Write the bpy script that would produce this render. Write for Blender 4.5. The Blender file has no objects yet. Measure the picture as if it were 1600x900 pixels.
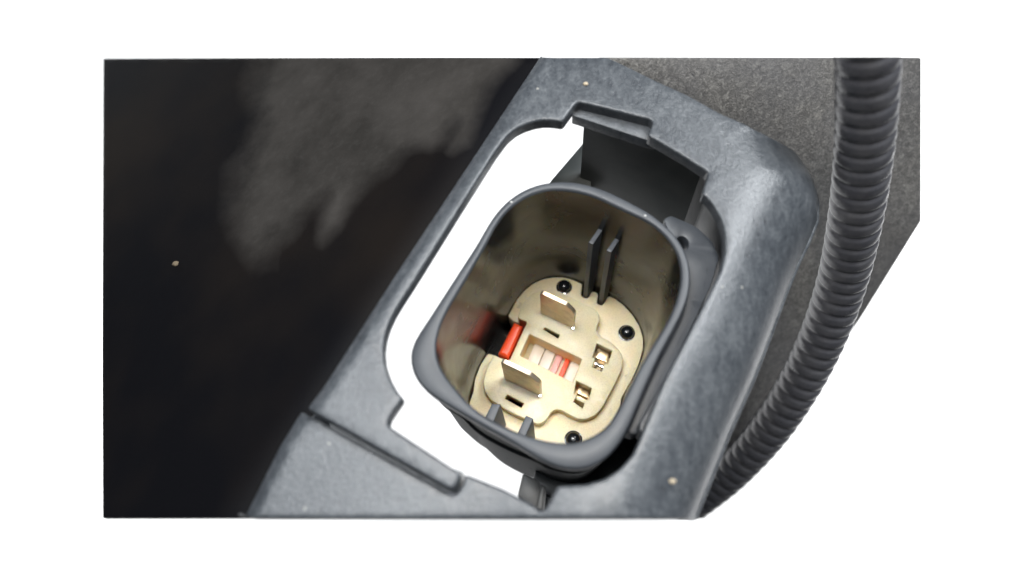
import bpy, bmesh, math, random
from mathutils import Vector, Matrix
from mathutils.geometry import delaunay_2d_cdt
from mathutils import noise as mnoise

random.seed(7)
sc = bpy.context.scene
COL = sc.collection
U = 1e-4                       # one working unit = 0.1 mm; everything is laid out in these units, real size in metres

# ------------------------------------------------------------------ camera
cam = bpy.data.cameras.new('camera'); camo = bpy.data.objects.new('camera', cam); COL.objects.link(camo)
CAMZ = 1200.0
camo.location = (0, 0, CAMZ*U); camo.rotation_euler = (0, 0, 0)
cam.sensor_width = 36; cam.lens = 27.0
cam.clip_start = 0.005; cam.clip_end = 20
cam.dof.use_dof = True; cam.dof.focus_distance = 0.142; cam.dof.aperture_fstop = 10.0
sc.camera = camo

# ------------------------------------------------------------------ world, lamps, exposure
w = bpy.data.worlds.new('World'); sc.world = w; w.use_nodes = True
bg = w.node_tree.nodes['Background']; bg.inputs[0].default_value = (0.88, 0.94, 1.0, 1); bg.inputs[1].default_value = 0.09

def area(name, loc, target, size, power, col=(1, 1, 1), size_y=None):
    l = bpy.data.lights.new(name, 'AREA'); l.energy = power; l.color = col
    l.shape = 'RECTANGLE' if size_y else 'SQUARE'; l.size = size
    if size_y: l.size_y = size_y
    o = bpy.data.objects.new(name, l); COL.objects.link(o)
    o.location = loc
    o.rotation_euler = (Vector(target) - Vector(loc)).to_track_quat('-Z', 'Y').to_euler()
    return o
area('key_softbox', (0.28, 0.35, 0.40), (0.03, 0.0, 0.0), 0.24, 4.8, (0.93, 0.97, 1.0), 0.20)
area('fill_softbox', (-0.13, 0.235, 0.43), (0.0, -0.01, 0.0), 0.20, 2.2, (0.93, 0.97, 1.0), 0.17)
area('camera_flash', (0.006, 0.068, 0.155), (0.007, -0.012, -0.03), 0.018, 0.17, (1.0, 0.95, 0.88))
for sx in (-1, 1):
    area('added_backdrop_lamp', (0.62*sx, 0, -0.26), (0.62*sx, 0.001, -0.7), 0.40, 11.0, (1, 1, 1), 1.3)  # added unseen lamps, only there to burn the backdrop out to white
vs = sc.view_settings
vs.view_transform = 'Standard'; vs.look = 'None'; vs.exposure = 0.0; vs.gamma = 1.0; vs.use_curve_mapping = False
try:
    sc.cycles.use_denoising = True
    sc.cycles.max_bounces = 8
    sc.cycles.caustics_reflective = False; sc.cycles.caustics_refractive = False
except Exception: pass

# ------------------------------------------------------------------ frame of the connector's axis
CAM = Vector((0, 0, CAMZ))
N = Vector((-0.0495, 0.368, 0.9286)).normalized()
O = Vector((75, -40, 0))
EU = (Vector((1, 0, 0)) - N*N.x).normalized(); EV = N.cross(EU)
def at(u, v, h): return O + EU*u + EV*v + N*h
def hit(px, py, o, n):
    d = Vector((px-800, 450-py, -CAMZ))
    return CAM + d*((o-CAM).dot(n)/d.dot(n))
def uv(px, py, h):
    p = hit(px, py, O+N*h, N) - O
    return (p.dot(EU), p.dot(EV))
def uvs(pts, h): return [uv(x, y, h) for x, y in pts]

# ------------------------------------------------------------------ materials
def mat(name, base, rough=0.5, metal=0.0, spec=0.5, sss=0.0, sss_r=(1, .6, .3), coat=0.0):
    m = bpy.data.materials.new(name); m.use_nodes = True
    b = m.node_tree.nodes['Principled BSDF']
    b.inputs['Base Color'].default_value = (*base, 1); b.inputs['Roughness'].default_value = rough
    b.inputs['Metallic'].default_value = metal; b.inputs['Specular IOR Level'].default_value = spec
    if sss:
        b.inputs['Subsurface Weight'].default_value = sss; b.inputs['Subsurface Radius'].default_value = sss_r
        b.inputs['Subsurface Scale'].default_value = 0.0025
    if coat: b.inputs['Coat Weight'].default_value = coat
    return m
def nd(m, t, **kw):
    n = m.node_tree.nodes.new(t)
    for k, v in kw.items():
        if k in n.inputs: n.inputs[k].default_value = v
        else: setattr(n, k, v)
    return n
def lk(m, a, b): m.node_tree.links.new(a, b)
def pbsdf(m): return m.node_tree.nodes['Principled BSDF']
def ramp(m, stops):
    r = nd(m, 'ShaderNodeValToRGB'); e = r.color_ramp.elements
    while len(e) < len(stops): e.new(0.5)
    for el, (p, c) in zip(e, stops): el.position = p; el.color = (*c, 1)
    return r
def coords(m, scale=(1, 1, 1), rot=(0, 0, 0)):
    tc = nd(m, 'ShaderNodeTexCoord'); mp = nd(m, 'ShaderNodeMapping')
    mp.inputs['Scale'].default_value = scale; mp.inputs['Rotation'].default_value = rot
    lk(m, tc.outputs['Object'], mp.inputs['Vector']); return mp.outputs['Vector']
def noise(m, vec, scale, detail=4, rough=0.6, dist=0.0):
    n = nd(m, 'ShaderNodeTexNoise'); n.inputs['Scale'].default_value = scale; n.inputs['Detail'].default_value = detail
    n.inputs['Roughness'].default_value = rough; n.inputs['Distortion'].default_value = dist
    lk(m, vec, n.inputs['Vector']); return n.outputs['Fac']
def bump(m, h, strength, dist):
    b = nd(m, 'ShaderNodeBump'); b.inputs['Strength'].default_value = strength; b.inputs['Distance'].default_value = dist
    lk(m, h, b.inputs['Height']); lk(m, b.outputs['Normal'], pbsdf(m).inputs['Normal'])
def mixc(m, fac, a, b, mode='MIX'):
    x = nd(m, 'ShaderNodeMix'); x.data_type = 'RGBA'; x.blend_type = mode
    for s, v in ((x.inputs[0], fac), (x.inputs[6], a), (x.inputs[7], b)):
        if hasattr(v, 'is_output'): lk(m, v, s)
        else: s.default_value = v if not isinstance(v, tuple) else (*v, 1)
    return x.outputs[2]
def mth(m, op, a, b=None):
    x = nd(m, 'ShaderNodeMath'); x.operation = op
    for i, v in enumerate((a, b)):
        if v is None: continue
        if hasattr(v, 'is_output'): lk(m, v, x.inputs[i])
        else: x.inputs[i].default_value = v
    return x.outputs[0]
def maprange(m, v, a, b, c=0.0, d=1.0):
    x = nd(m, 'ShaderNodeMapRange'); lk(m, v, x.inputs[0])
    for i, k in enumerate((a, b, c, d)): x.inputs[1+i].default_value = k
    return x.outputs[0]

# worn grey-black moulding: scuffed, pale flecks, base lightened for the light it catches
def make_worn():
    m = mat('worn_black_plastic', (.1, .1, .1), 0.45)
    v = coords(m, (1, 1, 1)); vs_ = coords(m, (1, 0.45, 1), (0, 0, math.radians(-38)))
    big = noise(m, v, 60, 3); streak = noise(m, vs_, 760, 6, 0.7); mid = noise(m, v, 1500, 4, .65); fine = noise(m, v, 3200, 3)
    c = ramp(m, [(0.32, (0.022, 0.025, 0.030)), (0.49, (0.052, 0.058, 0.066)), (0.66, (0.105, 0.113, 0.122))])
    mixf = mth(m, 'ADD', mth(m, 'ADD', mth(m, 'MULTIPLY', big, 0.24), mth(m, 'MULTIPLY', streak, 0.42)), mth(m, 'MULTIPLY', mid, 0.34))
    lk(m, mixf, c.inputs[0])
    vor = nd(m, 'ShaderNodeTexVoronoi'); vor.inputs['Scale'].default_value = 360; lk(m, v, vor.inputs['Vector'])
    sel = mth(m, 'GREATER_THAN', vor.outputs['Color'], 0.83)
    fleck = mth(m, 'MULTIPLY', mth(m, 'LESS_THAN', vor.outputs['Distance'], 0.085), sel)
    col = mixc(m, mth(m, 'MULTIPLY', fleck, 0.6), c.outputs[0], (0.34, 0.33, 0.30))
    lk(m, col, pbsdf(m).inputs['Base Color'])
    lk(m, maprange(m, streak, 0.3, 0.7, 0.26, 0.38), pbsdf(m).inputs['Roughness'])
    bump(m, mth(m, 'ADD', mth(m, 'MULTIPLY', fine, 0.7), mth(m, 'ADD', mid, streak)), 0.38, 0.00016)
    return m
M_WORN = make_worn()

# the rim of the socket and its neighbours: cleaner satin plastic
def make_satin(name, a, b, r0, r1):
    m = mat(name, a, 0.4); v = coords(m)
    n1 = noise(m, v, 160, 4); n2 = noise(m, v, 1500, 3)
    lk(m, mixc(m, maprange(m, n1, .35, .7), a, b), pbsdf(m).inputs['Base Color'])
    lk(m, maprange(m, n1, .3, .7, r0, r1), pbsdf(m).inputs['Roughness'])
    bump(m, n2, 0.15, 0.00006); return m
M_RIM = make_satin('satin_grey_plastic', (0.034, 0.038, 0.045), (0.055, 0.060, 0.068), 0.42, 0.56)
M_DARK = make_satin('dark_plastic', (0.014, 0.016, 0.018), (0.028, 0.030, 0.032), 0.35, 0.55)
M_FLANGE = make_satin('flange_plastic', (0.05, 0.056, 0.055), (0.075, 0.08, 0.078), 0.4, 0.55)
M_SHELL = mat('matte_black_plastic', (0.010, 0.011, 0.012), 0.6, spec=0.12)
M_MOUNT = make_satin('mount_plastic', (0.055, 0.062, 0.074), (0.08, 0.088, 0.1), 0.4, 0.5)

def make_gloss():
    m = mat('glossy_black_plastic', (0.016, 0.014, 0.012), 0.14, spec=0.34)
    v = coords(m); n1 = noise(m, v, 130, 4, .6, .6); n2 = noise(m, v, 60, 2)
    lk(m, maprange(m, n1, .3, .75, 0.17, 0.32), pbsdf(m).inputs['Roughness'])
    vor = nd(m, 'ShaderNodeTexVoronoi'); vor.inputs['Scale'].default_value = 420; lk(m, v, vor.inputs['Vector'])
    fl = mth(m, 'MULTIPLY', mth(m, 'LESS_THAN', vor.outputs['Distance'], 0.11), mth(m, 'GREATER_THAN', vor.outputs['Color'], 0.78))
    base = mixc(m, maprange(m, n1, .45, .8), (0.009, 0.0088, 0.0085), (0.028, 0.027, 0.025))
    lk(m, mixc(m, mth(m, 'MULTIPLY', fl, .55), base, (0.42, 0.39, 0.33)), pbsdf(m).inputs['Base Color'])
    bump(m, n2, 0.08, 0.0006); return m
M_GLOSS = make_gloss()

def make_cream():
    m = mat('cream_plastic', (0.76, 0.62, 0.38), 0.42, sss=0.5, sss_r=(1.0, 0.62, 0.22))
    v = coords(m); n1 = noise(m, v, 90, 3); n2 = noise(m, v, 3800, 2); n3 = noise(m, v, 900, 3)
    c = mixc(m, n1, (0.83, 0.71, 0.465), (0.78, 0.66, 0.43))
    c = mixc(m, maprange(m, n2, .42, .68), c, (0.71, 0.59, 0.385))
    lk(m, c, pbsdf(m).inputs['Base Color'])
    lk(m, maprange(m, n3, .3, .7, .34, .52), pbsdf(m).inputs['Roughness'])
    bump(m, n2, 0.35, 0.00008); return m
M_CREAM = make_cream()
M_CREAM_GLOW = mat('cream_plastic_painted_glow', (0.78, 0.56, 0.24), 0.4, sss=0.5, sss_r=(1, .6, .2))  # cream plastic again; glow of light bounced in the recesses painted as amber
M_RED = mat('red_plastic', (0.88, 0.085, 0.022), 0.28, sss=0.2, sss_r=(1, .2, .05))
M_PINK = mat('pink_plastic', (0.82, 0.40, 0.36), 0.35, sss=0.3)
M_WHITEP = mat('milky_plastic', (0.84, 0.74, 0.63), 0.25, sss=0.4, sss_r=(1, .8, .6))
M_PIN = mat('black_pin', (0.008, 0.009, 0.011), 0.16)
M_BRASS = mat('tarnished_contact', (0.62, 0.47, 0.28), 0.3, metal=1.0)
M_TIN = mat('tin_plate', (0.85, 0.84, 0.82), 0.2, metal=1.0)

def make_blade():
    m = mat('tinned_copper', (0.72, 0.62, 0.47), 0.3, metal=0.85)
    v = coords(m); n1 = noise(m, v, 420, 4); n2 = noise(m, coords(m, (.15, 1, 1)), 2200, 3)
    c = ramp(m, [(.3, (0.46, 0.34, 0.22)), (.55, (0.66, 0.56, 0.42)), (.8, (0.78, 0.56, 0.43))])
    lk(m, n1, c.inputs[0]); lk(m, c.outputs[0], pbsdf(m).inputs['Base Color'])
    lk(m, maprange(m, n1, .3, .7, .36, .55), pbsdf(m).inputs['Roughness'])
    bump(m, n2, .1, 0.00003); return m
M_BLADE = make_blade()

def make_hose():
    m = mat('loom_plastic', (0.030, 0.030, 0.035), 0.42)
    v = coords(m); n1 = noise(m, v, 300, 3); n2 = noise(m, v, 1700, 2)
    lk(m, mixc(m, maprange(m, n1, .4, .75), (0.058, 0.058, 0.066), (0.085, 0.084, 0.090)), pbsdf(m).inputs['Base Color'])
    lk(m, maprange(m, n1, .3, .7, .27, .40), pbsdf(m).inputs['Roughness'])
    bump(m, n2, .12, 0.00006); return m
M_HOSE = make_hose()

def make_grain():
    m = mat('grained_panel', (0.1, 0.1, 0.1), 0.5)
    v = coords(m); g = noise(m, v, 900, 5, .75, .8); big = noise(m, v, 45, 3); g2 = noise(m, v, 2300, 3, .7)
    c = ramp(m, [(.32, (0.04, 0.039, 0.037)), (.50, (0.115, 0.109, 0.102)), (.68, (0.27, 0.26, 0.24))])
    lk(m, mth(m, 'ADD', mth(m, 'MULTIPLY', g, .6), mth(m, 'MULTIPLY', g2, .4)), c.inputs[0])
    col = mixc(m, maprange(m, big, .35, .7), c.outputs[0], mixc(m, .45, c.outputs[0], (0.09, 0.09, 0.10)))
    scuff = mth(m, 'MULTIPLY', maprange(m, noise(m, v, 120, 4, .7), .62, .72), maprange(m, g, .45, .6))
    col = mixc(m, mth(m, 'MULTIPLY', scuff, .6), col, (0.33, 0.31, 0.28))
    lk(m, col, pbsdf(m).inputs['Base Color'])
    bump(m, mth(m, 'ADD', g, mth(m, 'MULTIPLY', g2, .5)), 0.6, 0.0003); return m
M_GRAIN = make_grain()

def make_dusty():                 # bracket plastic, its shade painted as a blacker base, with a ragged patch of dried dust (vertex attribute 'dust')
    m = mat('dusty_shaded_plastic', (0.012, 0.012, 0.013), 0.5, spec=0.08)
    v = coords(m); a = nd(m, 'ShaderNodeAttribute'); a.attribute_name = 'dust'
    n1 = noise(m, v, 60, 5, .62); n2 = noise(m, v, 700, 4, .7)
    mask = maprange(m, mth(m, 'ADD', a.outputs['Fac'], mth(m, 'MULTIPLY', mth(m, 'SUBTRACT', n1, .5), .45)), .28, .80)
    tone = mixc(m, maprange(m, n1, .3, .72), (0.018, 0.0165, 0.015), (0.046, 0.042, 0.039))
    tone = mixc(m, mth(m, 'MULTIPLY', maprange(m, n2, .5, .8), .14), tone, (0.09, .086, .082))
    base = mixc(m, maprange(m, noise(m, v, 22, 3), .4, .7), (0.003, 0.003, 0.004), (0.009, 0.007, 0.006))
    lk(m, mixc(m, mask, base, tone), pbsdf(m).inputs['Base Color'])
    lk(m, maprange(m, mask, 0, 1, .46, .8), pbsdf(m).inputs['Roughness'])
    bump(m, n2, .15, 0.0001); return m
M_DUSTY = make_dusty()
M_BACK = mat('white_paper', (0.92, 0.92, 0.92), 0.9, spec=0.1)
M_GRIT = mat('pale_grit', (0.42, 0.35, 0.25), 0.7)
M_GRITD = mat('dull_grit', (0.13, 0.10, 0.065), 0.9)
M_LATCH = mat('grey_translucent_clip', (0.05, 0.05, 0.049), 0.5)
M_GRITW = mat('white_grit', (0.42, 0.42, 0.41), 0.7)

# ------------------------------------------------------------------ mesh helpers (working units in, metres out)
def link(name, verts, faces, m, parent=None, smooth=35, kind=None):
    off = parent.matrix_world.translation if parent else Vector((0, 0, 0))
    p = parent
    base = Vector((0, 0, 0))
    while p is not None:
        base += p.location; p = p.parent
    me = bpy.data.meshes.new(name)
    me.from_pydata([Vector(v)*U - base for v in verts], [], faces)
    me.validate(); 
    bm = bmesh.new(); bm.from_mesh(me)
    bmesh.ops.recalc_face_normals(bm, faces=bm.faces); bm.to_mesh(me); bm.free()
    if smooth:
        me.polygons.foreach_set('use_smooth', [True]*len(me.polygons))
        me.set_sharp_from_angle(angle=math.radians(smooth))
    me.materials.append(m)
    o = bpy.data.objects.new(name, me); COL.objects.link(o)
    if parent: o.parent = parent
    if kind: o['kind'] = kind
    return o
def thing(name, label, cat, loc, group=None):
    o = bpy.data.objects.new(name, None); COL.objects.link(o)
    o.location = Vector(loc)*U; o.empty_display_size = 0.01
    o['label'] = label; o['category'] = cat
    if group: o['group'] = group
    return o
def tag(o, label, cat, group=None):
    o['label'] = label; o['category'] = cat
    if group: o['group'] = group
    return o

def area2(p): return 0.5*sum(p[i][0]*p[(i+1) % len(p)][1]-p[(i+1) % len(p)][0]*p[i][1] for i in range(len(p)))
def rounded(p, r=6, k=4):
    out = []; n = len(p)
    for i in range(n):
        a, b, c = Vector(p[i-1]), Vector(p[i]), Vector(p[(i+1) % n])
        la, lc = (a-b).length, (c-b).length
        ri = r[i] if isinstance(r, (list, tuple)) else r
        ca, cc = min(ri, la*.48), min(ri, lc*.48)
        s, e = b+(a-b)*(ca/max(la, 1e-6)), b+(c-b)*(cc/max(lc, 1e-6))
        for j in range(k+1):
            t = j/k; out.append(tuple(s*(1-t)**2 + b*2*t*(1-t) + e*t*t))
    res = []
    for q in out:
        if not res or (Vector(q)-Vector(res[-1])).length > 0.25: res.append(q)
    if (Vector(res[0])-Vector(res[-1])).length < .25: res.pop()
    return res
def dens(p, step):
    out = []
    for i in range(len(p)):
        a, b = Vector(p[i]), Vector(p[(i+1) % len(p)]); k = max(1, int((b-a).length/step))
        out += [tuple(a+(b-a)*(j/k)) for j in range(k)]
    return out
def inset(p, d):                  # move towards the left-hand side (material) by d
    out = []; n = len(p)
    for i in range(n):
        a, b, c = Vector(p[i-1]), Vector(p[i]), Vector(p[(i+1) % n])
        e1, e2 = (b-a).normalized(), (c-b).normalized()
        n1, n2 = Vector((-e1.y, e1.x)), Vector((-e2.y, e2.x))
        m = n1+n2
        if m.length < .2: m = n1
        else: m = m.normalized()
        out.append(tuple(b + m*(d/max(.6, m.dot(n1)))))
    return out
def inside(pt, poly):
    x, y = pt; r = False; n = len(poly); j = n-1
    for i in range(n):
        xi, yi = poly[i]; xj, yj = poly[j]
        if (yi > y) != (yj > y) and x < (xj-xi)*(y-yi)/(yj-yi)+xi: r = not r
        j = i
    return r
def pdist(pt, line, closed=False):
    best = 1e9; P = Vector(pt)
    for i in range(len(line) - (0 if closed else 1)):
        a, b = Vector(line[i]), Vector(line[(i+1) % len(line)])
        ab = b-a; t = max(0, min(1, (P-a).dot(ab)/max(ab.length_squared, 1e-9)))
        best = min(best, (P-(a+ab*t)).length)
    return best
def tri(loops, extra=()):
    vs_, es = [], []
    for l in loops:
        b = len(vs_); n = len(l); vs_ += [Vector(q) for q in l]; es += [(b+i, b+(i+1) % n) for i in range(n)]
    nb = len(vs_); vs_ += [Vector(q) for q in extra]
    ov, oe, of, ovo, _, _ = delaunay_2d_cdt(vs_, es, [], 0, 1e-5)
    outer, holes = loops[0], loops[1:]
    faces = []
    for f in of:
        c = sum((ov[i] for i in f), Vector((0, 0)))/len(f)
        if inside(c, outer) and not any(inside(c, h) for h in holes): faces.append(tuple(f))
    return [tuple(q) for q in ov], faces, ovo
def slab(outer, holes=(), h=0.0, thick=20, bevel=2.5, grid=0, extra=(), place=at, seg=2):
    """outer/holes: (u,v) loops. Returns verts, faces of a solid with rounded top edges."""
    H = h if callable(h) else (lambda u, v: h)
    loops = [list(outer) if area2(outer) > 0 else list(outer)[::-1]]
    for q in holes: loops.append(list(q) if area2(q) < 0 else list(q)[::-1])
    ins = [inset(l, bevel) if bevel else l for l in loops]
    pts = list(extra)
    if grid:
        us = [q[0] for q in ins[0]]; vv = [q[1] for q in ins[0]]
        u = min(us)+grid*.5; row = 0
        while u < max(us):
            v = min(vv)+grid*(.5 if row % 2 else .25)
            while v < max(vv):
                q = (u, v)
                if inside(q, ins[0]) and not any(inside(q, l) for l in ins[1:]): pts.append(q)
                v += grid
            u += grid; row += 1
        pts = [q for q in pts if inside(q, ins[0]) and not any(inside(q, l) for l in ins[1:]) and all(pdist(q, l, True) > grid*.35 for l in ins)]
    ov, of, _ = tri(ins, pts)
    V = [place(u, v, H(u, v)) for u, v in ov]; F = list(of)
    key = {(round(q[0], 3), round(q[1], 3)): i for i, q in enumerate(ov)}
    botloops = []
    for l, li in zip(loops, ins):
        n = len(l)
        top = []
        for q in li:
            k = (round(q[0], 3), round(q[1], 3))
            if k not in key:
                key[k] = min(range(len(ov)), key=lambda i: (ov[i][0]-q[0])**2+(ov[i][1]-q[1])**2)
            top.append(key[k])
        rings = [top]
        if bevel:
            for s in range(1, seg+1):
                a = math.pi/2*s/seg; f = math.sin(a); dz = bevel*(1-math.cos(a))
                b = len(V)
                for q, qi in zip(l, li):
                    x = qi[0]+(q[0]-qi[0])*f; y = qi[1]+(q[1]-qi[1])*f
                    V.append(place(x, y, H(*qi)-dz))
                rings.append(list(range(b, b+n)))
        b = len(V)
        for q, qi in zip(l, li): V.append(place(q[0], q[1], H(*qi)-thick))
        rings.append(list(range(b, b+n))); botloops.append(rings[-1])
        for r0, r1 in zip(rings, rings[1:]):
            for i in range(n):
                j = (i+1) % n; f = (r0[i], r1[i], r1[j], r0[j])
                if len(set(f)) >= 3: F.append(tuple(dict.fromkeys(f)))
    bv, bf, bo = tri(loops)
    order = [i for l in botloops for i in l]
    try:
        mp = [order[o[0]] for o in bo]
        F += [tuple(reversed([mp[i] for i in f])) for f in bf]
    except Exception: pass
    return V, F
def loft(rings, cap0=False, cap1=False):
    V, F = [], []; n = len(rings[0])
    for r in rings: V += r
    for k in range(len(rings)-1):
        for i in range(n):
            j = (i+1) % n; F.append((k*n+i, k*n+j, (k+1)*n+j, (k+1)*n+i))
    if cap0: F.append(tuple(range(n))[::-1])
    if cap1: F.append(tuple((len(rings)-1)*n+i for i in range(n)))
    return V, F
def catmull(p, k=6):
    out = []; n = len(p)
    for i in range(n):
        a, b, c, d = [Vector(p[(i+j) % n]) for j in (-1, 0, 1, 2)]
        for j in range(k):
            t = j/k
            out.append(tuple(.5*((2*b)+(c-a)*t+(2*a-5*b+4*c-d)*t*t+(3*b-a-3*c+d)*t**3)))
    return out
NA = 160
def radial(poly, c=(0, 0)):
    res = []
    for k in range(NA):
        th = 2*math.pi*k/NA; dx, dy = math.cos(th), math.sin(th); best = 0
        for i in range(len(poly)):
            ax, ay = poly[i][0]-c[0], poly[i][1]-c[1]; bx, by = poly[(i+1) % len(poly)][0]-c[0], poly[(i+1) % len(poly)][1]-c[1]
            ex, ey = bx-ax, by-ay; den = dx*ey-dy*ex
            if abs(den) < 1e-9: continue
            t = (ax*ey-ay*ex)/den; s = (ax*dy-ay*dx)/den
            if t > 0 and -1e-6 <= s <= 1+1e-6: best = max(best, t)
        res.append(best)
    for _ in range(4): res = [(res[i-1]+2*res[i]+res[(i+1) % NA])/4 for i in range(NA)]
    return res
def ringr(r, h): return [at(r[k]*math.cos(2*math.pi*k/NA), r[k]*math.sin(2*math.pi*k/NA), h) for k in range(NA)]

# ------------------------------------------------------------------ backdrop
o = link('backdrop', [(-11000, -9000, -7000), (11000, -9000, -7000), (11000, 9000, -7000), (-11000, 9000, -7000)], [(0, 1, 2, 3)], M_BACK, smooth=0)
o['kind'] = 'structure'

# ------------------------------------------------------------------ traced outlines (pixels of the photograph; each is laid on its own plane)
HB = 40.0; HR = HB+22                      # bracket face and its raised frame, above the socket rim
HP = -364.0; HI = HP+25                    # terminal plate and its raised island

HOLE_L = [(629, 622), (617, 607), (607, 588), (600, 567), (598, 545), (601, 524), (607, 506), (615, 489), (627, 469), (644, 443),
          (715, 329), (774, 236), (791, 213), (805, 201), (819, 194), (834, 189), (849, 186.5), (864, 187), (879, 189.5)]
SIL = [(1255, 246), (1270, 267), (1281, 287), (1286, 311), (1285, 340), (1271, 374), (1256, 405), (1235, 456), (1211, 522), (1184, 592), (1168, 628), (1144, 682), (1120, 742), (1093, 810)]

bracket = thing('mounting_bracket', 'worn grey-black plastic bracket with a large cut-out around the socket', 'bracket', at(0, 0, HB))

# face: one C-shaped moulding round the cut-out; left arm, top and right side at HR, the corner below the tongue a step lower
R = 140.0; H_SIL = HR-0.66*R
sil_uv = uvs(SIL, H_SIL)
FACE = [(1020, 123), (984, 105), (949, 88.5), (846, 88.5), (621, 431), (512, 602), (483, 641),
        (702, 764), (709, 763), (718, 746), (716, 738), (605, 664), (607, 655)] + HOLE_L + [(899, 162), (906, 159), (918, 162), (1016, 186), (1020, 193), (1013, 207), (1013, 212),
        (1060, 239), (1107, 269), (1097, 303), (1103, 307), (1114, 320), (1126, 341), (1133, 365), (1133, 392), (1126, 422), (1102, 470), (1070, 532), (1040, 590),
        (1019, 640), (1002, 681), (989, 710), (968, 734), (944, 749), (914, 757), (872, 758), (851, 796), (843, 796)]
LOWFACE = [(830, 788), (785, 764), (727, 741), (727, 749), (712, 773), (700, 771), (474, 645), (440, 700)]
fold_uv = uvs([(860, 68), (846, 91), (621, 431), (512, 602), (483, 641)], HR-20)
fold2_uv = uvs([(474, 645), (440, 700), (386, 810), (376, 830)], HB-20)
face_uv0 = uvs(FACE[:3], HR) + fold_uv[1:] + uvs(FACE[7:], HR) + uvs(LOWFACE[:6], HB) + fold2_uv[:3]; face_tail = list(reversed(sil_uv))
la, lb, lc = Vector(uv(476, 643, HB)), Vector(uv(722, 770, HB)), Vector(uv(960, 790, HB))
low_poly = uvs([(460, 635), (702, 767.6), (710.5, 768), (722.6, 747.5), (721.8, 736), (740, 735), (790, 758), (845, 792), (855, 790), (875, 752), (1000, 752), (1000, 850), (360, 850)], HB+5)
RF = 22.0
def face_h(u, v):
    h = HR
    d = pdist((u, v), sil_uv)
    if d < R: h = HR - (R - math.sqrt(max(0, R*R-(R-d)**2)))
    if inside((u, v), low_poly):
        t = max(0, min(1, (u-lb.x-20)/(lc.x-lb.x-20))); t = t*t*(3-2*t)
        h -= (HR-HB)*(1-t)
    d = min(pdist((u, v), fold_uv), pdist((u, v), fold2_uv) if inside((u, v), low_poly) else 1e9)
    if d < RF: h -= RF-math.sqrt(max(0, RF*RF-(RF-d)**2))
    return h
def uvf(px, py):
    h = HR
    for _ in range(8): h = face_h(*uv(px, py, h))
    return uv(px, py, h)
face_uv = face_uv0[:3] + [uvf(x, 88.8) for x in (930, 910, 895, 882, 872, 865, 859, 853)] + face_uv0[3:] + [uvf(x, 810) for x in (396, 402, 410, 420, 435, 640, 700, 740, 780, 820, 860, 900, 940, 980, 1010, 1040, 1060)] + face_tail + [uvf(x, y) for x, y in [(1240, 235), (1222, 224), (1200, 212), (1180, 202), (1129, 178), (1075, 148)]]
face_uv = dens(rounded(face_uv, 5, 3), 9)
extra = []
for fl in (fold_uv[1:], fold2_uv[:3]):
    for q0, q1 in zip(fl, fl[1:]):
        a, b = Vector(q0), Vector(q1); e = (b-a).normalized(); nn = Vector((-e.y, e.x)); nn = nn if nn.x > 0 else -nn
        for dd in (6.5, 10, 15, 21, 29):
            for j in range(1, int((b-a).length/9)):
                q = a+e*(j*9)+nn*dd
                if inside(q, face_uv) and pdist(q, face_uv, True) > 5.5: extra.append(tuple(q))
line = dens(sil_uv, 10)[:-1]
for dd in (6, 11, 18, 27, 38, 51, 65, 80, 95, 110, 125, 140):
    for i in range(1, len(line)-1):
        a, b = Vector(line[i-1]), Vector(line[i+1]); e = (b-a).normalized()
        for s in (1, -1):
            q = Vector(line[i]) + Vector((-e.y, e.x))*dd*s
            if inside(q, face_uv) and abs(pdist(q, sil_uv)-dd) < 1 and pdist(q, face_uv, True) > 5: extra.append(tuple(q))
for i in range(-60, 61):
    for j in range(-50, 51):
        q = (i*15 + (7 if j % 2 else 0), j*15)
        if inside(q, face_uv) and pdist(q, sil_uv) > R+10 and pdist(q, face_uv, True) > 8 and min(pdist(q, fold_uv), pdist(q, fold2_uv)) > 34: extra.append(q)
V, F = slab(face_uv, [], face_h, 25, 4.0, 0, extra, seg=3)
link('face_plate', V, F, M_WORN, bracket, 50)
V, F = slab(dens(uvs([(484, 641), (610, 703), (722, 737), (730, 748), (713, 780), (600, 718), (478, 651)], HB-22), 9), [], HB-22, 12, 0)
link('step_wall', V, F, M_WORN, bracket, 50)
V, F = slab(dens(rounded(uvs([(893, 180), (903, 158), (1030, 186), (1026, 222), (1008, 218), (912, 186)], HB), 3, 2), 8), [], HB, 24, 2)
link('pocket_ledge', V, F, M_WORN, bracket, 50)

# flange walls behind the cut-out
def strip(px_line, h, offs, thick, name, m, bevel=1.5):
    l = uvs(px_line, h); a = []
    for i, p in enumerate(l):
        e = (Vector(l[min(i+1, len(l)-1)])-Vector(l[max(i-1, 0)])).normalized()
        a.append((p[0]+e.y*offs[0]*-1, p[1]+e.x*offs[0])); 
    b = []
    for i, p in enumerate(l):
        e = (Vector(l[min(i+1, len(l)-1)])-Vector(l[max(i-1, 0)])).normalized()
        b.append((p[0]+e.y*offs[1]*-1, p[1]+e.x*offs[1]))
    poly = a+b[::-1]
    V, F = slab(poly, [], h, thick, bevel)
    return link(name, V, F, m, bracket, 40)
strip([(912, 186), (1009, 219), (1109, 268)], HB-25, (3, 19), 330, 'flange_wall', M_FLANGE)
strip([(1098, 258), (1112, 272), (1110, 300), (1128, 328), (1143, 365), (1143, 395), (1134, 426), (1110, 474), (1078, 536), (1048, 594), (1027, 644), (1010, 686), (996, 716), (973, 742)],
      HR-27, (4, 16), 330, 'flange_wall', M_DARK)
# gusset behind the end of the flange wall
V, F = slab(uvs([(916, 218), (925, 300), (850, 300), (862, 281)], -190), [], -190, 30, 1.5)
link('gusset', V, F, M_FLANGE, bracket)

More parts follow.
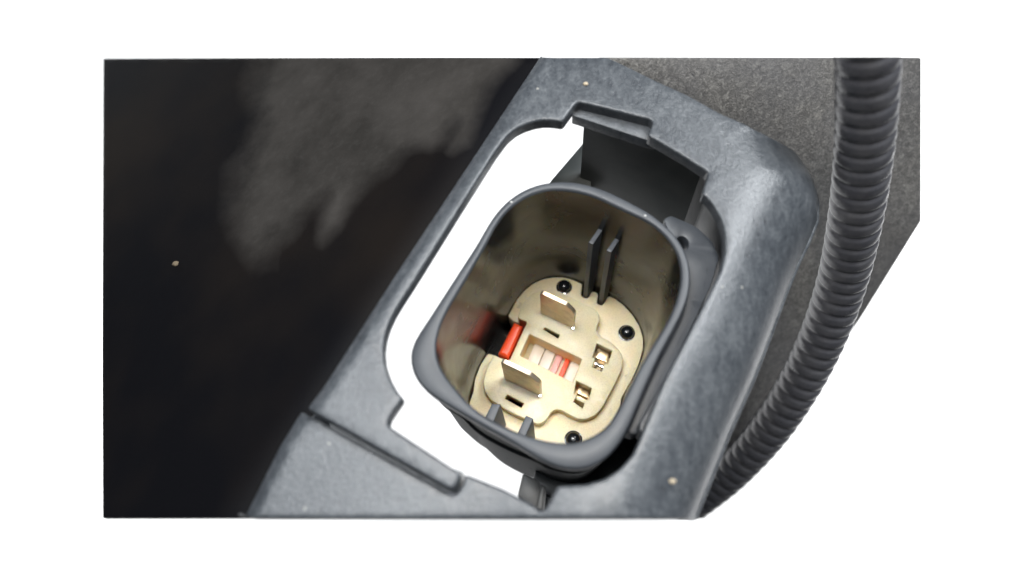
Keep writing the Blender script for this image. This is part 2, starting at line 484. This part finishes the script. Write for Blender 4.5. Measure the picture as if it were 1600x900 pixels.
# side panel sloping away on the left, with its patch of dust
f1, f2 = at(*uv(846, 90, HR-24), HR-24), at(*uv(388, 810, HB-26), HB-26)
fd = (f2-f1).normalized(); left = N.cross(fd)
if left.x > 0: left = -left
ang = math.radians(25)
sd = (left*math.cos(ang)-N*math.sin(ang)).normalized(); sn = fd.cross(sd).normalized()
if sn.z < 0: sn = -sn
sd = sn.cross(fd)
if sd.x > 0: sd = -sd
WF = 60.0; KF = math.tan(ang)/(2*WF); CF = KF*WF*WF
def side_h(u, v): return CF-KF*(WF-v)**2 if v < WF else CF
def sp(px, py):
    h = CF
    for _ in range(8):
        p = hit(px, py, f1+sn*h, sn)-f1; h = side_h(0, max(0, p.dot(sd)))
    return (p.dot(fd), p.dot(sd))
def splace(u, v, h): return f1+fd*u+sd*v+sn*h
side_poly = [sp(*q) for q in [(160, 90), (400, 90), (600, 90), (680, 90)] + [(x, 90) for x in range(700, 846, 12)] + [(846, 90), (388, 809)] + [(x, 809) for x in range(380, 280, -12)] + [(160, 809)]]
dust_px = [(400, 60), (398, 140), (401, 180), (381, 240), (363, 280), (358, 328), (372, 368), (396, 408), (420, 396), (456, 368), (474, 336), (500, 314), (513, 306),
           (505, 340), (502, 378), (524, 356), (544, 320), (564, 302), (588, 280), (616, 262), (632, 236), (652, 228), (672, 228), (700, 204), (716, 194), (706, 236), (732, 220), (748, 180), (766, 140), (790, 110), (830, 60)]
sgrid = []
inv = side_poly if area2(side_poly) > 0 else side_poly[::-1]
us = [q[0] for q in inv]; vv = [q[1] for q in inv]
step = 13
gu = min(us)
while gu < max(us):
    gv = min(vv)
    while gv < max(vv):
        if inside((gu, gv), inv) and pdist((gu, gv), inv, True) > 8: sgrid.append((gu, gv))
        gv += step
    gu += step
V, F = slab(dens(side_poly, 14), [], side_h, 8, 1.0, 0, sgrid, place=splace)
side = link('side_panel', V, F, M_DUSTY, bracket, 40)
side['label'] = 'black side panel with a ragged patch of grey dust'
att = side.data.attributes.new('dust', 'FLOAT', 'POINT')
vals = []
for p in V:
    d = p-CAM; x, y = 800+CAMZ*d.x/-d.z, 450-CAMZ*d.y/-d.z
    s = pdist((x, y), dust_px, True); s = s if inside((x, y), dust_px) else -s
    edge = 55 if x < 440 else 30
    vals.append(max(0, min(1, .5+s/(2*edge))))
att.data.foreach_set('value', vals)

# grained panel behind the bracket's right edge
g1, g2, g3 = at(*uv(955, 92, HB-14), HB-14), at(*uv(1260, 270, -260), -260), at(*uv(1200, 640, -760), -760)
gn = (g2-g1).cross(g3-g1).normalized()
if gn.z < 0: gn = -gn
ge = (g2-g1).normalized(); gf = gn.cross(ge)
def gp_(px, py):
    p = hit(px, py, g1, gn)-g1; return (p.dot(ge), p.dot(gf))
def gplace(u, v, h): return g1+ge*u+gf*v+gn*h
gpoly = [gp_(*q) for q in [(938, 91.5), (1439, 91.5), (1439, 345), (1345, 497), (1212, 692), (1168, 742), (1070, 778), (1100, 690), (1150, 590), (1215, 480), (1262, 350), (1250, 290), (1215, 240), (1060, 158)]]
V, F = slab(dens(gpoly, 30), [], 0, 8, 1, place=gplace)
grain = link('grained_panel', V, F, M_GRAIN, bracket, 40)
grain['label'] = 'rough grained grey panel behind the hose'

# ------------------------------------------------------------------ socket
RIM_OUT = [(856, 284), (886, 282.5), (916, 287), (952, 299), (988, 317), (1018, 333.5), (1045, 356), (1063, 377), (1075, 401), (1079.5, 428), (1078, 455), (1069, 484), (1052, 518), (1033, 553),
           (1013, 596), (995, 639), (977, 679), (956, 709), (926, 729), (899, 734), (869, 729), (842, 717), (806, 694), (764, 671), (713, 641), (680, 621), (656, 601), (644, 580), (640, 560), (641, 545),
           (650, 527), (667, 502), (692, 463), (716.5, 425), (745, 381), (766, 345), (781, 325), (799, 308), (820, 295), (838, 288)]
RIM_IN = [(868, 296), (898, 299), (928, 307), (958, 321), (988, 335), (1015, 348), (1036, 365), (1053, 386), (1062, 410), (1063.5, 437), (1059, 462), (1046, 495), (1027, 528), (1007, 561), (991, 590), (974, 624),
          (953, 661), (932, 678), (908, 689), (884, 692), (854, 689), (827, 681.5), (800, 671), (764, 653), (737, 635), (710, 605), (690, 578), (682, 556), (681, 538), (686, 514), (698, 487), (719, 451), (737, 421), (760, 381), (775, 352), (797, 325), (820, 309), (844, 299)]
r_out = radial(catmull(uvs(RIM_OUT, 0))); r_in = radial(catmull(uvs(RIM_IN, 0)))
PL_VIS = [(761, 551.5), (777, 520), (793, 493.5), (807, 468), (819, 453), (832.5, 442), (847.5, 435), (864, 431.5), (879, 432), (894, 435.5), (910.5, 442), (930, 451), (951, 461), (960, 465), (975, 475.5), (990, 492), (1000.5, 510), (1006, 528), (1006.5, 545), (999, 570), (989, 592), (972, 622)]
PL_LOW = [(738, 612), (741, 592), (749, 571)]
r_vis = radial(uvs(PL_VIS, HP) + uvs([(872, 586)], HP))
pl = {}
for k in range(NA):
    pl[k] = r_in[k]*0.945
vis_uv = uvs(PL_LOW+PL_VIS, HP)
a0 = math.atan2(vis_uv[0][1], vis_uv[0][0]); a1 = math.atan2(vis_uv[-1][1], vis_uv[-1][0])
poly_mix = []
lo, hi = math.degrees(a1) % 360, math.degrees(a0) % 360     # visible arc runs from lo counter-clockwise to hi
for k in range(NA):
    d = 360*k/NA
    dd = (d-lo) % 360; span = (hi-lo) % 360
    if dd > span+6 and dd < 354: poly_mix.append((pl[k]*math.cos(math.radians(d)), pl[k]*math.sin(math.radians(d))))
hid = sorted(poly_mix, key=lambda q: (math.degrees(math.atan2(q[1], q[0]))-hi) % 360)
r_w = radial(vis_uv[::-1] + hid)
print('ratio', [round(r_w[k]/r_in[k], 2) for k in range(0, NA, 10)])

socket = thing('connector_socket', 'dark oval plastic connector socket with a cream terminal insert inside', 'connector', at(0, 0, -430))
wb = [min(4.5, (r_out[k]-r_in[k])*.42) for k in range(NA)]
def add(r, c): return [x+(c[k] if isinstance(c, list) else c) for k, x in enumerate(r)]
def sc_(l, s): return [x*s for x in l]
rim_rings = [ringr(add(r_in, 0), -5), ringr(add(r_in, sc_(wb, .12)), -3.6), ringr(add(r_in, sc_(wb, .45)), -1.3), ringr(add(r_in, wb), 0),
             ringr(add(r_out, sc_(wb, -1)), 0), ringr(add(r_out, sc_(wb, -.45)), -1.3), ringr(add(r_out, sc_(wb, -.12)), -4), ringr(r_out, -8), ringr(add(r_out, -1), -26), ringr(add(r_out, -5), -31), ringr(add(r_out, -12), -32)]
V, F = loft(rim_rings)
rim = link('rim', V, F, M_RIM, socket, 60)
r_m = [r_in[k]*.45+r_w[k]*.55 for k in range(NA)]
def lerp(a, b, t): return [x*(1-t)+y*t for x, y in zip(a, b)]
rings = [ringr(add(lerp(r_in, r_w, t), 0.0), -5+(HP+5)*t) for t in (0, .1, .2, .35, .5, .65, .8, .9, 1)]
rings += [ringr(add(r_w, 0.4), HP-50), ringr(add(r_w, 0.4), HP-95)]
V, F = loft(rings, False, True)
link('inner_wall', V, F, M_GLOSS, socket, 60)
r_b = [max(r_in[k]+10, r_out[k]-15) for k in range(NA)]
rings = [ringr(add(r_b, 0), -24), ringr(add(r_b, -1), -120), ringr(add(r_b, 4), -124), ringr(add(r_b, 4), -140), ringr(add(r_b, -2), -146), ringr(sc_(r_b, .97), -380), ringr(sc_(r_b, .93), -500)]
V, F = loft(rings, False, True)
body = link('housing', V, F, M_SHELL, socket, 40)
for k in range(98, 122, 3):
    th = 2*math.pi*k/NA; c, s = math.cos(th), math.sin(th); r = r_b[k]
    p = [(r-14, -3), (r-4.5, -2), (r-4.5, 2), (r-14, 3)]
    V, F = slab([(a*c-b*s, a*s+b*c) for a, b in p], [], -142, 160, 1)
    link('grip_rib', V, F, M_SHELL, body, 40)

u_, v_ = uv(838, 742, -300); k0 = int((math.atan2(v_, u_) % (2*math.pi))/(2*math.pi)*NA)
u_, v_ = uv(940, 765, -300); kx = int((math.atan2(v_, u_) % (2*math.pi))/(2*math.pi)*NA)
ks = [k % NA for k in range(k0, NA+14)]
pol = lambda k, r: (r*math.cos(2*math.pi*k/NA), r*math.sin(2*math.pi*k/NA))
col_uv = [pol(k, r_b[k]+(26 if k0 <= k < kx else (48 if kx <= k < NA-26 else 75))) for k in ks] + [pol(k, r_b[k]-6) for k in reversed(ks)]
V, F = slab(col_uv, [], -300, 30, 2)
link('gap_shade_ring', V, F, M_DARK, socket, 40)  # added dark ring, stands in for the shade in the gap behind the rim
# guide ribs
rib_specs = [([(933, 359), (939.5, 363), (926.5, 382), (919.5, 378.5)], HP+261), ([(962, 370), (968.5, 374), (955, 394.5), (947.5, 391)], HP+255),
             ([(769, 630.5), (782, 631.5), (773, 654), (760, 648)], HP+175), ([(822, 649), (833, 654), (823, 677), (811, 672)], HP+175)]
for q, h in rib_specs:
    p = uvs(q, h)
    if h > HP+200:
        ends = ((0, 3), (1, 2))                 # extend the far end into the wall
        for a, b in ends:
            e = (Vector(p[a])-Vector(p[b])).normalized(); p[a] = tuple(Vector(p[a])+e*26)
    else:
        for a, b in ((3, 0), (2, 1)):
            e = (Vector(p[a])-Vector(p[b])).normalized(); p[a] = tuple(Vector(p[a])+e*22)
    V, F = slab(dens(p, 6), [], h, h-HP+40, 1.3)
    link('guide_rib', V, F, M_RIM if h < HP+200 else M_MOUNT, socket, 40)

# side ear of the socket under the bracket
ear = dens(rounded(uvs([(1036, 342), (1048, 336), (1087, 353), (1113, 376), (1124, 402), (1112, 445), (1080, 512), (1052, 568), (1012, 652), (993, 680), (976, 674), (985, 650), (1030, 560), (1062, 490), (1070, 430), (1056, 385)], -48), 6, 3), 8)
hu, hv = uv(1066, 380, -48)
hole = [(hu+13*math.cos(a*math.pi/10)*.8, hv+13*math.sin(a*math.pi/10)) for a in range(20)]
V, F = slab(ear, [hole], -48, 45, 2.5)
link('side_ear', V, F, M_MOUNT, socket, 40)
edge = dens(rounded(uvs([(1062, 552), (1070, 556), (1005, 676), (999, 674), (999, 660)], -10), 4, 3), 8)
V, F = slab(edge, [], -10, 60, 3)
link('side_rail', V, F, M_RIM, socket, 40)

# ------------------------------------------------------------------ cream terminal insert
ISL = [(824, 503), (808.5, 496.5), (813, 484.5), (819, 471), (829.5, 460), (843, 453.5), (861, 451.5), (876, 455.5), (891, 464), (907.5, 472.5), (922.5, 479.5), (931.5, 484.5), (936, 492), (937, 501), (932.5, 510), (932, 517.5),
       (938.5, 525.5), (952.5, 533), (964.5, 543), (972, 554), (973.5, 563), (971.5, 577), (963, 596), (952.5, 616), (942, 635), (930, 649), (915, 655), (903, 654.5), (889.5, 648), (877.5, 641), (869, 639.5), (861.5, 643), (855.5, 653),
       (849, 660), (840, 663), (825, 656), (804, 647), (790, 639.5), (765, 623), (757.5, 611), (755, 597), (759, 580), (766.5, 564), (772, 554), (781, 559), (796, 563), (819, 513)]
isl_uv = dens(rounded(uvs(ISL, HI), 5, 3), 5)
WIN = [(827, 521.5), (909.5, 561), (894.5, 597), (812, 555)]
SL1 = [(849, 514.5), (852, 511.5), (875, 523), (872, 528.5)]
SL2 = [(789, 622.5), (793, 616.5), (818.5, 630), (814.5, 637)]
TA = [(932.5, 536.5), (956.5, 548), (950, 569), (945, 567), (940, 580.5), (925.5, 573), (930.5, 560), (926, 558)]
TB = [(900.5, 595), (924.5, 606.5), (920, 625), (915, 624), (910.5, 638.5), (896, 627.5), (902, 617), (897, 615)]
def cut(p, r): return dens(rounded(uvs(p, HI), r, 3), 5)
holes = [cut(WIN, 3), cut(SL1, 1), cut(SL2, 1), cut(TA, 1), cut(TB, 1)]
V, F = slab(isl_uv, holes, HI, 12, 2.2)
insert = link('terminal_insert', V, F, M_CREAM, socket, 40)
insert['label'] = 'cream plastic insert carrying the terminals'
def grow(l, d): return inset(l if area2(l) < 0 else l[::-1], d)
iu = isl_uv if area2(isl_uv) > 0 else isl_uv[::-1]
V, F = slab(inset(iu, .25), [grow(holes[0], .3), grow(cut(SL1, 3), 7), grow(cut(SL2, 3), 7), grow(cut(TA, 2), 1.5), grow(cut(TB, 2), 1.5)], HI-11.8, 54, 0)
link('insert_core', V, F, M_CREAM_GLOW, insert, 40)['label'] = 'cream body under the top skin, its bounced-light glow painted amber'
# the lower ledge runs round the island as a C, open at the red lock
LEDGE = [(803, 502.5), (793.5, 494), (807, 468.5), (819, 454), (832.5, 443), (847.5, 436), (864, 433), (879, 433), (894, 436.5), (910, 443.5), (907.5, 461), (912, 465), (919, 466), (924, 456), (930, 455), (935, 460), (932, 474), (941, 477.5), (951, 462),
         (960, 466), (974, 476), (989, 492.5), (999.5, 510), (1005, 528), (1005, 545), (998, 570), (988, 592), (971, 622)]
led = uvs(LEDGE, HP)
low = [q for q in hid]
low = [(q[0]*.988, q[1]*.988) for q in low][::-1]
low2 = uvs([(739.5, 612), (742, 592), (750, 571), (762, 552), (776, 556)], HP)
ci = Vector((sum(q[0] for q in isl_uv)/len(isl_uv), sum(q[1] for q in isl_uv)/len(isl_uv)))
inner = [uv(x, y, HI) for x, y in ISL[1:44]]
inner = [tuple(ci+(Vector(q)-ci)*.965) for q in inner]
poly = led + low + low2 + inner[::-1]
poly = dens(rounded(poly, 4, 2), 5)
V, F = slab(poly, [], HP, 55, 2.0)
link('ledge', V, F, M_CREAM, insert, 40)

# blades
def blade(pa, pb, H_):
    a, b = Vector(uv(*pa, HI)), Vector(uv(*pb, HI)); e = (b-a).normalized(); wd = (b-a).length; nn = Vector((-e.y, e.x))
    if nn.y < 0: nn = -nn
    def place(x, y, h):
        q = a+e*x-nn*h
        return at(q.x, q.y, HI+y)
    prof = rounded([(0, -30), (wd, -30), (wd, H_*.74), (wd*.94, H_*.84), (wd*.76, H_*.985), (wd*.05, H_), (0, H_*.95)], 3, 2)
    V, F = slab(dens(prof, 9), [], 0, 8.5, 1.6, place=place)
    o = link('blade', V, F, M_BLADE, insert, 35)
    prof = [(wd-7, -4), (wd+2.5, -4), (wd+2.5, 9), (wd-2, 9)]
    def place2(x, y, h):
        q = a+e*x-nn*(h-5); return at(q.x, q.y, HI+y)
    V, F = slab(prof, [], 9, 7, 1, place=place2)
    link('blade_foot', V, F, M_TIN, insert, 35)
    return o
blade((844.5, 489.5), (895.5, 513.5), 113); blade((788, 592.5), (844, 619), 122)

# rounded pins
def pin(px, py, r):
    u, v = uv(px, py, HP+6); V, F = [], []; n = 28; rings = []
    for rr, hh in [(r*1.22, -2), (r*1.2, 1), (r*1.03, 1.5), (r*1.0, 3)] + [(r*math.cos(t*math.pi/20), 4+r*.8*math.sin(t*math.pi/20)) for t in range(1, 10)]:
        rings.append([at(u+rr*math.cos(2*math.pi*k/n), v+rr*math.sin(2*math.pi*k/n), HP+hh) for k in range(n)])
    V, F = loft(rings, False, True)
    return link('pin', V, F, M_PIN, insert, 50)
pin(881.5, 447, 13.6); pin(979.5, 519, 14.2); pin(896, 686, 14.5)

# red lock bar
q = uvs([(803, 503), (816.5, 509), (794, 559.5), (778, 552)], HI+2)
V, F = slab(dens(q, 6), [], HI+3, 80, 7.2, seg=5)
link('lock_bar', V, F, M_RED, insert, 50)['label'] = 'orange-red lock bar'

# window contents
W = [Vector(uv(x, y, HI)) for x, y in WIN]
def wq(s0, s1, t0, t1):
    f = lambda s, t: tuple((W[0]*(1-s)+W[1]*s)*(1-t)+(W[3]*(1-s)+W[2]*s)*t)
    return [f(s0, t0), f(s1, t0), f(s1, t1), f(s0, t1)]
def wpart(name, s0, s1, h, th, m, b=1.2):
    V, F = slab(dens(wq(s0, s1, -.02, 1.25), 8), [], h, th, b); return link(name, V, F, m, insert, 40)
wpart('window_floor', -.05, 1.05, HI-60, 6, M_CREAM)
wpart('slider_block', .10, .30, HI-48, 13, M_WHITEP); wpart('slider_block', .315, .50, HI-51, 9, M_WHITEP)
wpart('slider_stripe', .53, .64, HI-51, 10, M_PINK); wpart('slider_stripe', .70, .785, HI-48, 13, M_RED)
wpart('slider_block', .81, 1.02, HI-50, 11, M_WHITEP)

# spring contacts in the two square cavities
def quadpart(name, px, h, th, m, b=.8):
    V, F = slab(dens(uvs(px, h), 6), [], h, th, b); return link(name, V, F, m, insert, 40)
quadpart('cavity_floor', [(925, 530), (965, 545), (945, 590), (918, 578)], HI-52, 8, M_BRASS); quadpart('cavity_floor', [(893, 590), (933, 603), (915, 650), (885, 635)], HI-52, 8, M_BRASS)
quadpart('spring_contact', [(934, 541), (953, 550), (948, 567), (930, 558)], HI-26, 30, M_BRASS)
quadpart('spring_contact', [(930.5, 564.5), (946, 572), (944.5, 576), (929, 568.5)], HI-5, 40, M_TIN)
quadpart('spring_contact', [(903, 602), (921, 611), (918, 622), (901, 614)], HI-34, 30, M_BRASS)
quadpart('spring_contact', [(900, 619), (916, 627), (915, 631), (899, 623)], HI-10, 40, M_CREAM)
for (x, y, t, rot) in [(811.5, 477, '2', -28), (756, 575, '1', -28), (978.5, 588, '4', -28), (953, 643, '3', -28)]:
    cu = bpy.data.curves.new('numeral', 'FONT'); cu.body = t; cu.size = 19; cu.align_x = 'CENTER'; cu.align_y = 'CENTER'; cu.extrude = 1.6; cu.offset = 0.0
    ob = bpy.data.objects.new('tmp', cu); COL.objects.link(ob)
    me = ob.to_mesh(); u, v = uv(x, y, HP); ca, sa = math.cos(math.radians(rot)), math.sin(math.radians(rot))
    V = [at(u+p.co.x*ca-p.co.y*sa, v+p.co.x*sa+p.co.y*ca, HP+.6+p.co.z) for p in me.vertices]
    F = [tuple(p.vertices) for p in me.polygons]
    ob.to_mesh_clear(); bpy.data.objects.remove(ob)
    link('numeral', V, F, M_CREAM, insert, 0)

# latch and wire loop hanging below the socket
V, F = slab(dens(rounded(uvs([(817, 738), (842, 750), (846, 770), (840, 797), (826, 790), (808, 776)], -150), 5, 3), 8), [], -150, 90, 4)
link('latch', V, F, M_LATCH, socket)
V, F = slab(dens(rounded(uvs([(836, 742), (890, 755), (872, 785), (852, 806), (840, 804)], -330), 4, 2), 8), [], -330, 30, 2)
link('gap_shade_plate', V, F, M_DARK, socket)  # added dark plate, fills the gap beside the latch as if in shade
V, F = slab(dens(rounded(uvs([(845, 757), (853, 760), (849, 800), (837, 796)], -138), 4, 3), 8), [], -138, 60, 4)
link('latch_tab', V, F, M_LATCH, socket)

# ------------------------------------------------------------------ corrugated hose
path_px = [(1356, 40, 118), (1355.5, 90, 80), (1354, 160, 20), (1349, 240, -55), (1338, 330, -150), (1318, 430, -270), (1288, 520, -375), (1249, 600, -470), (1199, 675, -570), (1137, 742, -680), (1070, 795, -790)]
ctrl = [Vector(((x-800)*(CAMZ-z)/CAMZ, (450-y)*(CAMZ-z)/CAMZ, z)) for x, y, z in path_px]
fine = []
for i in range(len(ctrl)-1):
    a, b, c, d = ctrl[max(i-1, 0)], ctrl[i], ctrl[i+1], ctrl[min(i+2, len(ctrl)-1)]
    for j in range(60):
        t = j/60
        fine.append(.5*((2*b)+(c-a)*t+(2*a-5*b+4*c-d)*t*t+(3*b-a-3*c+d)*t**3))
fine.append(ctrl[-1])
L = [0]
for a, b in zip(fine, fine[1:]): L.append(L[-1]+(b-a).length)
PITCH, SEG, NR, RH = 30.5, 12, 56, 46.0
V, F, rows = [], [], []
s = 0.0; k = 0; idx = 0
while s < L[-1]-1:
    while L[idx+1] < s: idx += 1
    t = (s-L[idx])/(L[idx+1]-L[idx]); p = fine[idx].lerp(fine[idx+1], t)
    tg = (fine[min(idx+2, len(fine)-1)]-fine[max(idx-1, 0)]).normalized()
    x = tg.cross(Vector((0, 0, 1))).normalized(); y = x.cross(tg).normalized()
    ph = (s/PITCH) % 1.0
    val = (0.5+0.5*math.cos(2*math.pi*ph))**3.0
    r = RH - 3.0*val
    b = len(V); V += [p+(x*math.cos(2*math.pi*i/NR)+y*math.sin(2*math.pi*i/NR))*r for i in range(NR)]
    rows.append(b); s += PITCH/SEG
for a, b in zip(rows, rows[1:]):
    for i in range(NR):
        j = (i+1) % NR; F.append((a+i, a+j, b+j, b+i))
rows = []
for k in range(0, len(V)//NR, 3):
    c = sum((V[k*NR+i] for i in range(NR)), Vector((0, 0, 0)))/NR; b = len(V)
    rows.append((c, [(V[k*NR+i]-c).normalized()*(RH-11)+c for i in range(NR)]))
idx0 = []
for c, l in rows: idx0.append(len(V)); V += l
for a, b in zip(idx0, idx0[1:]):
    for i in range(NR):
        j = (i+1) % NR; F.append((a+i, b+i, b+j, a+j))
hose = link('corrugated_hose', V, F, M_HOSE, None, 0)
hose.data.polygons.foreach_set('use_smooth', [True]*len(hose.data.polygons))
# the hose is cut off square with the panel's top edge
bm = bmesh.new(); bm.from_mesh(hose.data)
pc = (hit(1356, 90, Vector((0, 0, 80)), Vector((0, 0, 1))))*U
cn = Vector((0, 0, CAMZ*U))-pc; cn = cn.cross(Vector((1, 0, 0))).normalized()
if cn.y < 0: cn = -cn
bmesh.ops.bisect_plane(bm, geom=bm.verts[:]+bm.edges[:]+bm.faces[:], plane_co=pc, plane_no=cn, clear_outer=True)
pb = (hit(1100, 810, Vector((0, 0, -600)), Vector((0, 0, 1))))*U
cn2 = (Vector((0, 0, CAMZ*U))-pb).cross(Vector((1, 0, 0))).normalized()
if cn2.y > 0: cn2 = -cn2
bmesh.ops.bisect_plane(bm, geom=bm.verts[:]+bm.edges[:]+bm.faces[:], plane_co=pb, plane_no=cn2, clear_outer=True)
bm.to_mesh(hose.data); bm.free()
tag(hose, 'dark corrugated plastic cable hose curving down beside the bracket', 'hose')

# ------------------------------------------------------------------ grit
def grit(px, py, h, r, m, label, place=None):
    p = place if place is not None else at(*uv(px, py, h), h)
    bm = bmesh.new(); bmesh.ops.create_icosphere(bm, subdivisions=2, radius=1)
    V = []
    for v in bm.verts:
        f = 1+.35*mnoise.noise(v.co*1.7+Vector((px, py, 0)))
        q = v.co*f*r; V.append(p+EU*q.x+EV*q.y*.8+N*q.z*.6)
    F = [tuple(x.index for x in f.verts) for f in bm.faces]; bm.free()
    return tag(link('grit_grain', V, F, m, None, 60), label, 'grit', 'grains of grit')
grit(1051, 752, HR-2, 4.6, M_GRIT, 'pale grain of grit on the bracket below the socket, near its right edge')
grit(915, 131, HR+1, 4.5, M_GRIT, 'tan grain of grit on the bracket above the pocket at the top')
grit(799, 316, 0, 2.6, M_GRITW, 'tiny white grain on the upper left of the socket rim')
grit(1008, 337, 0, 2.6, M_GRITW, 'tiny white grain on the upper right of the socket rim')
grit(275, 413, 0, 7, M_GRITD, 'blurred tan grain alone on the black side panel', place=hit(275, 413, f1+sn*CF, sn)+sn*1)
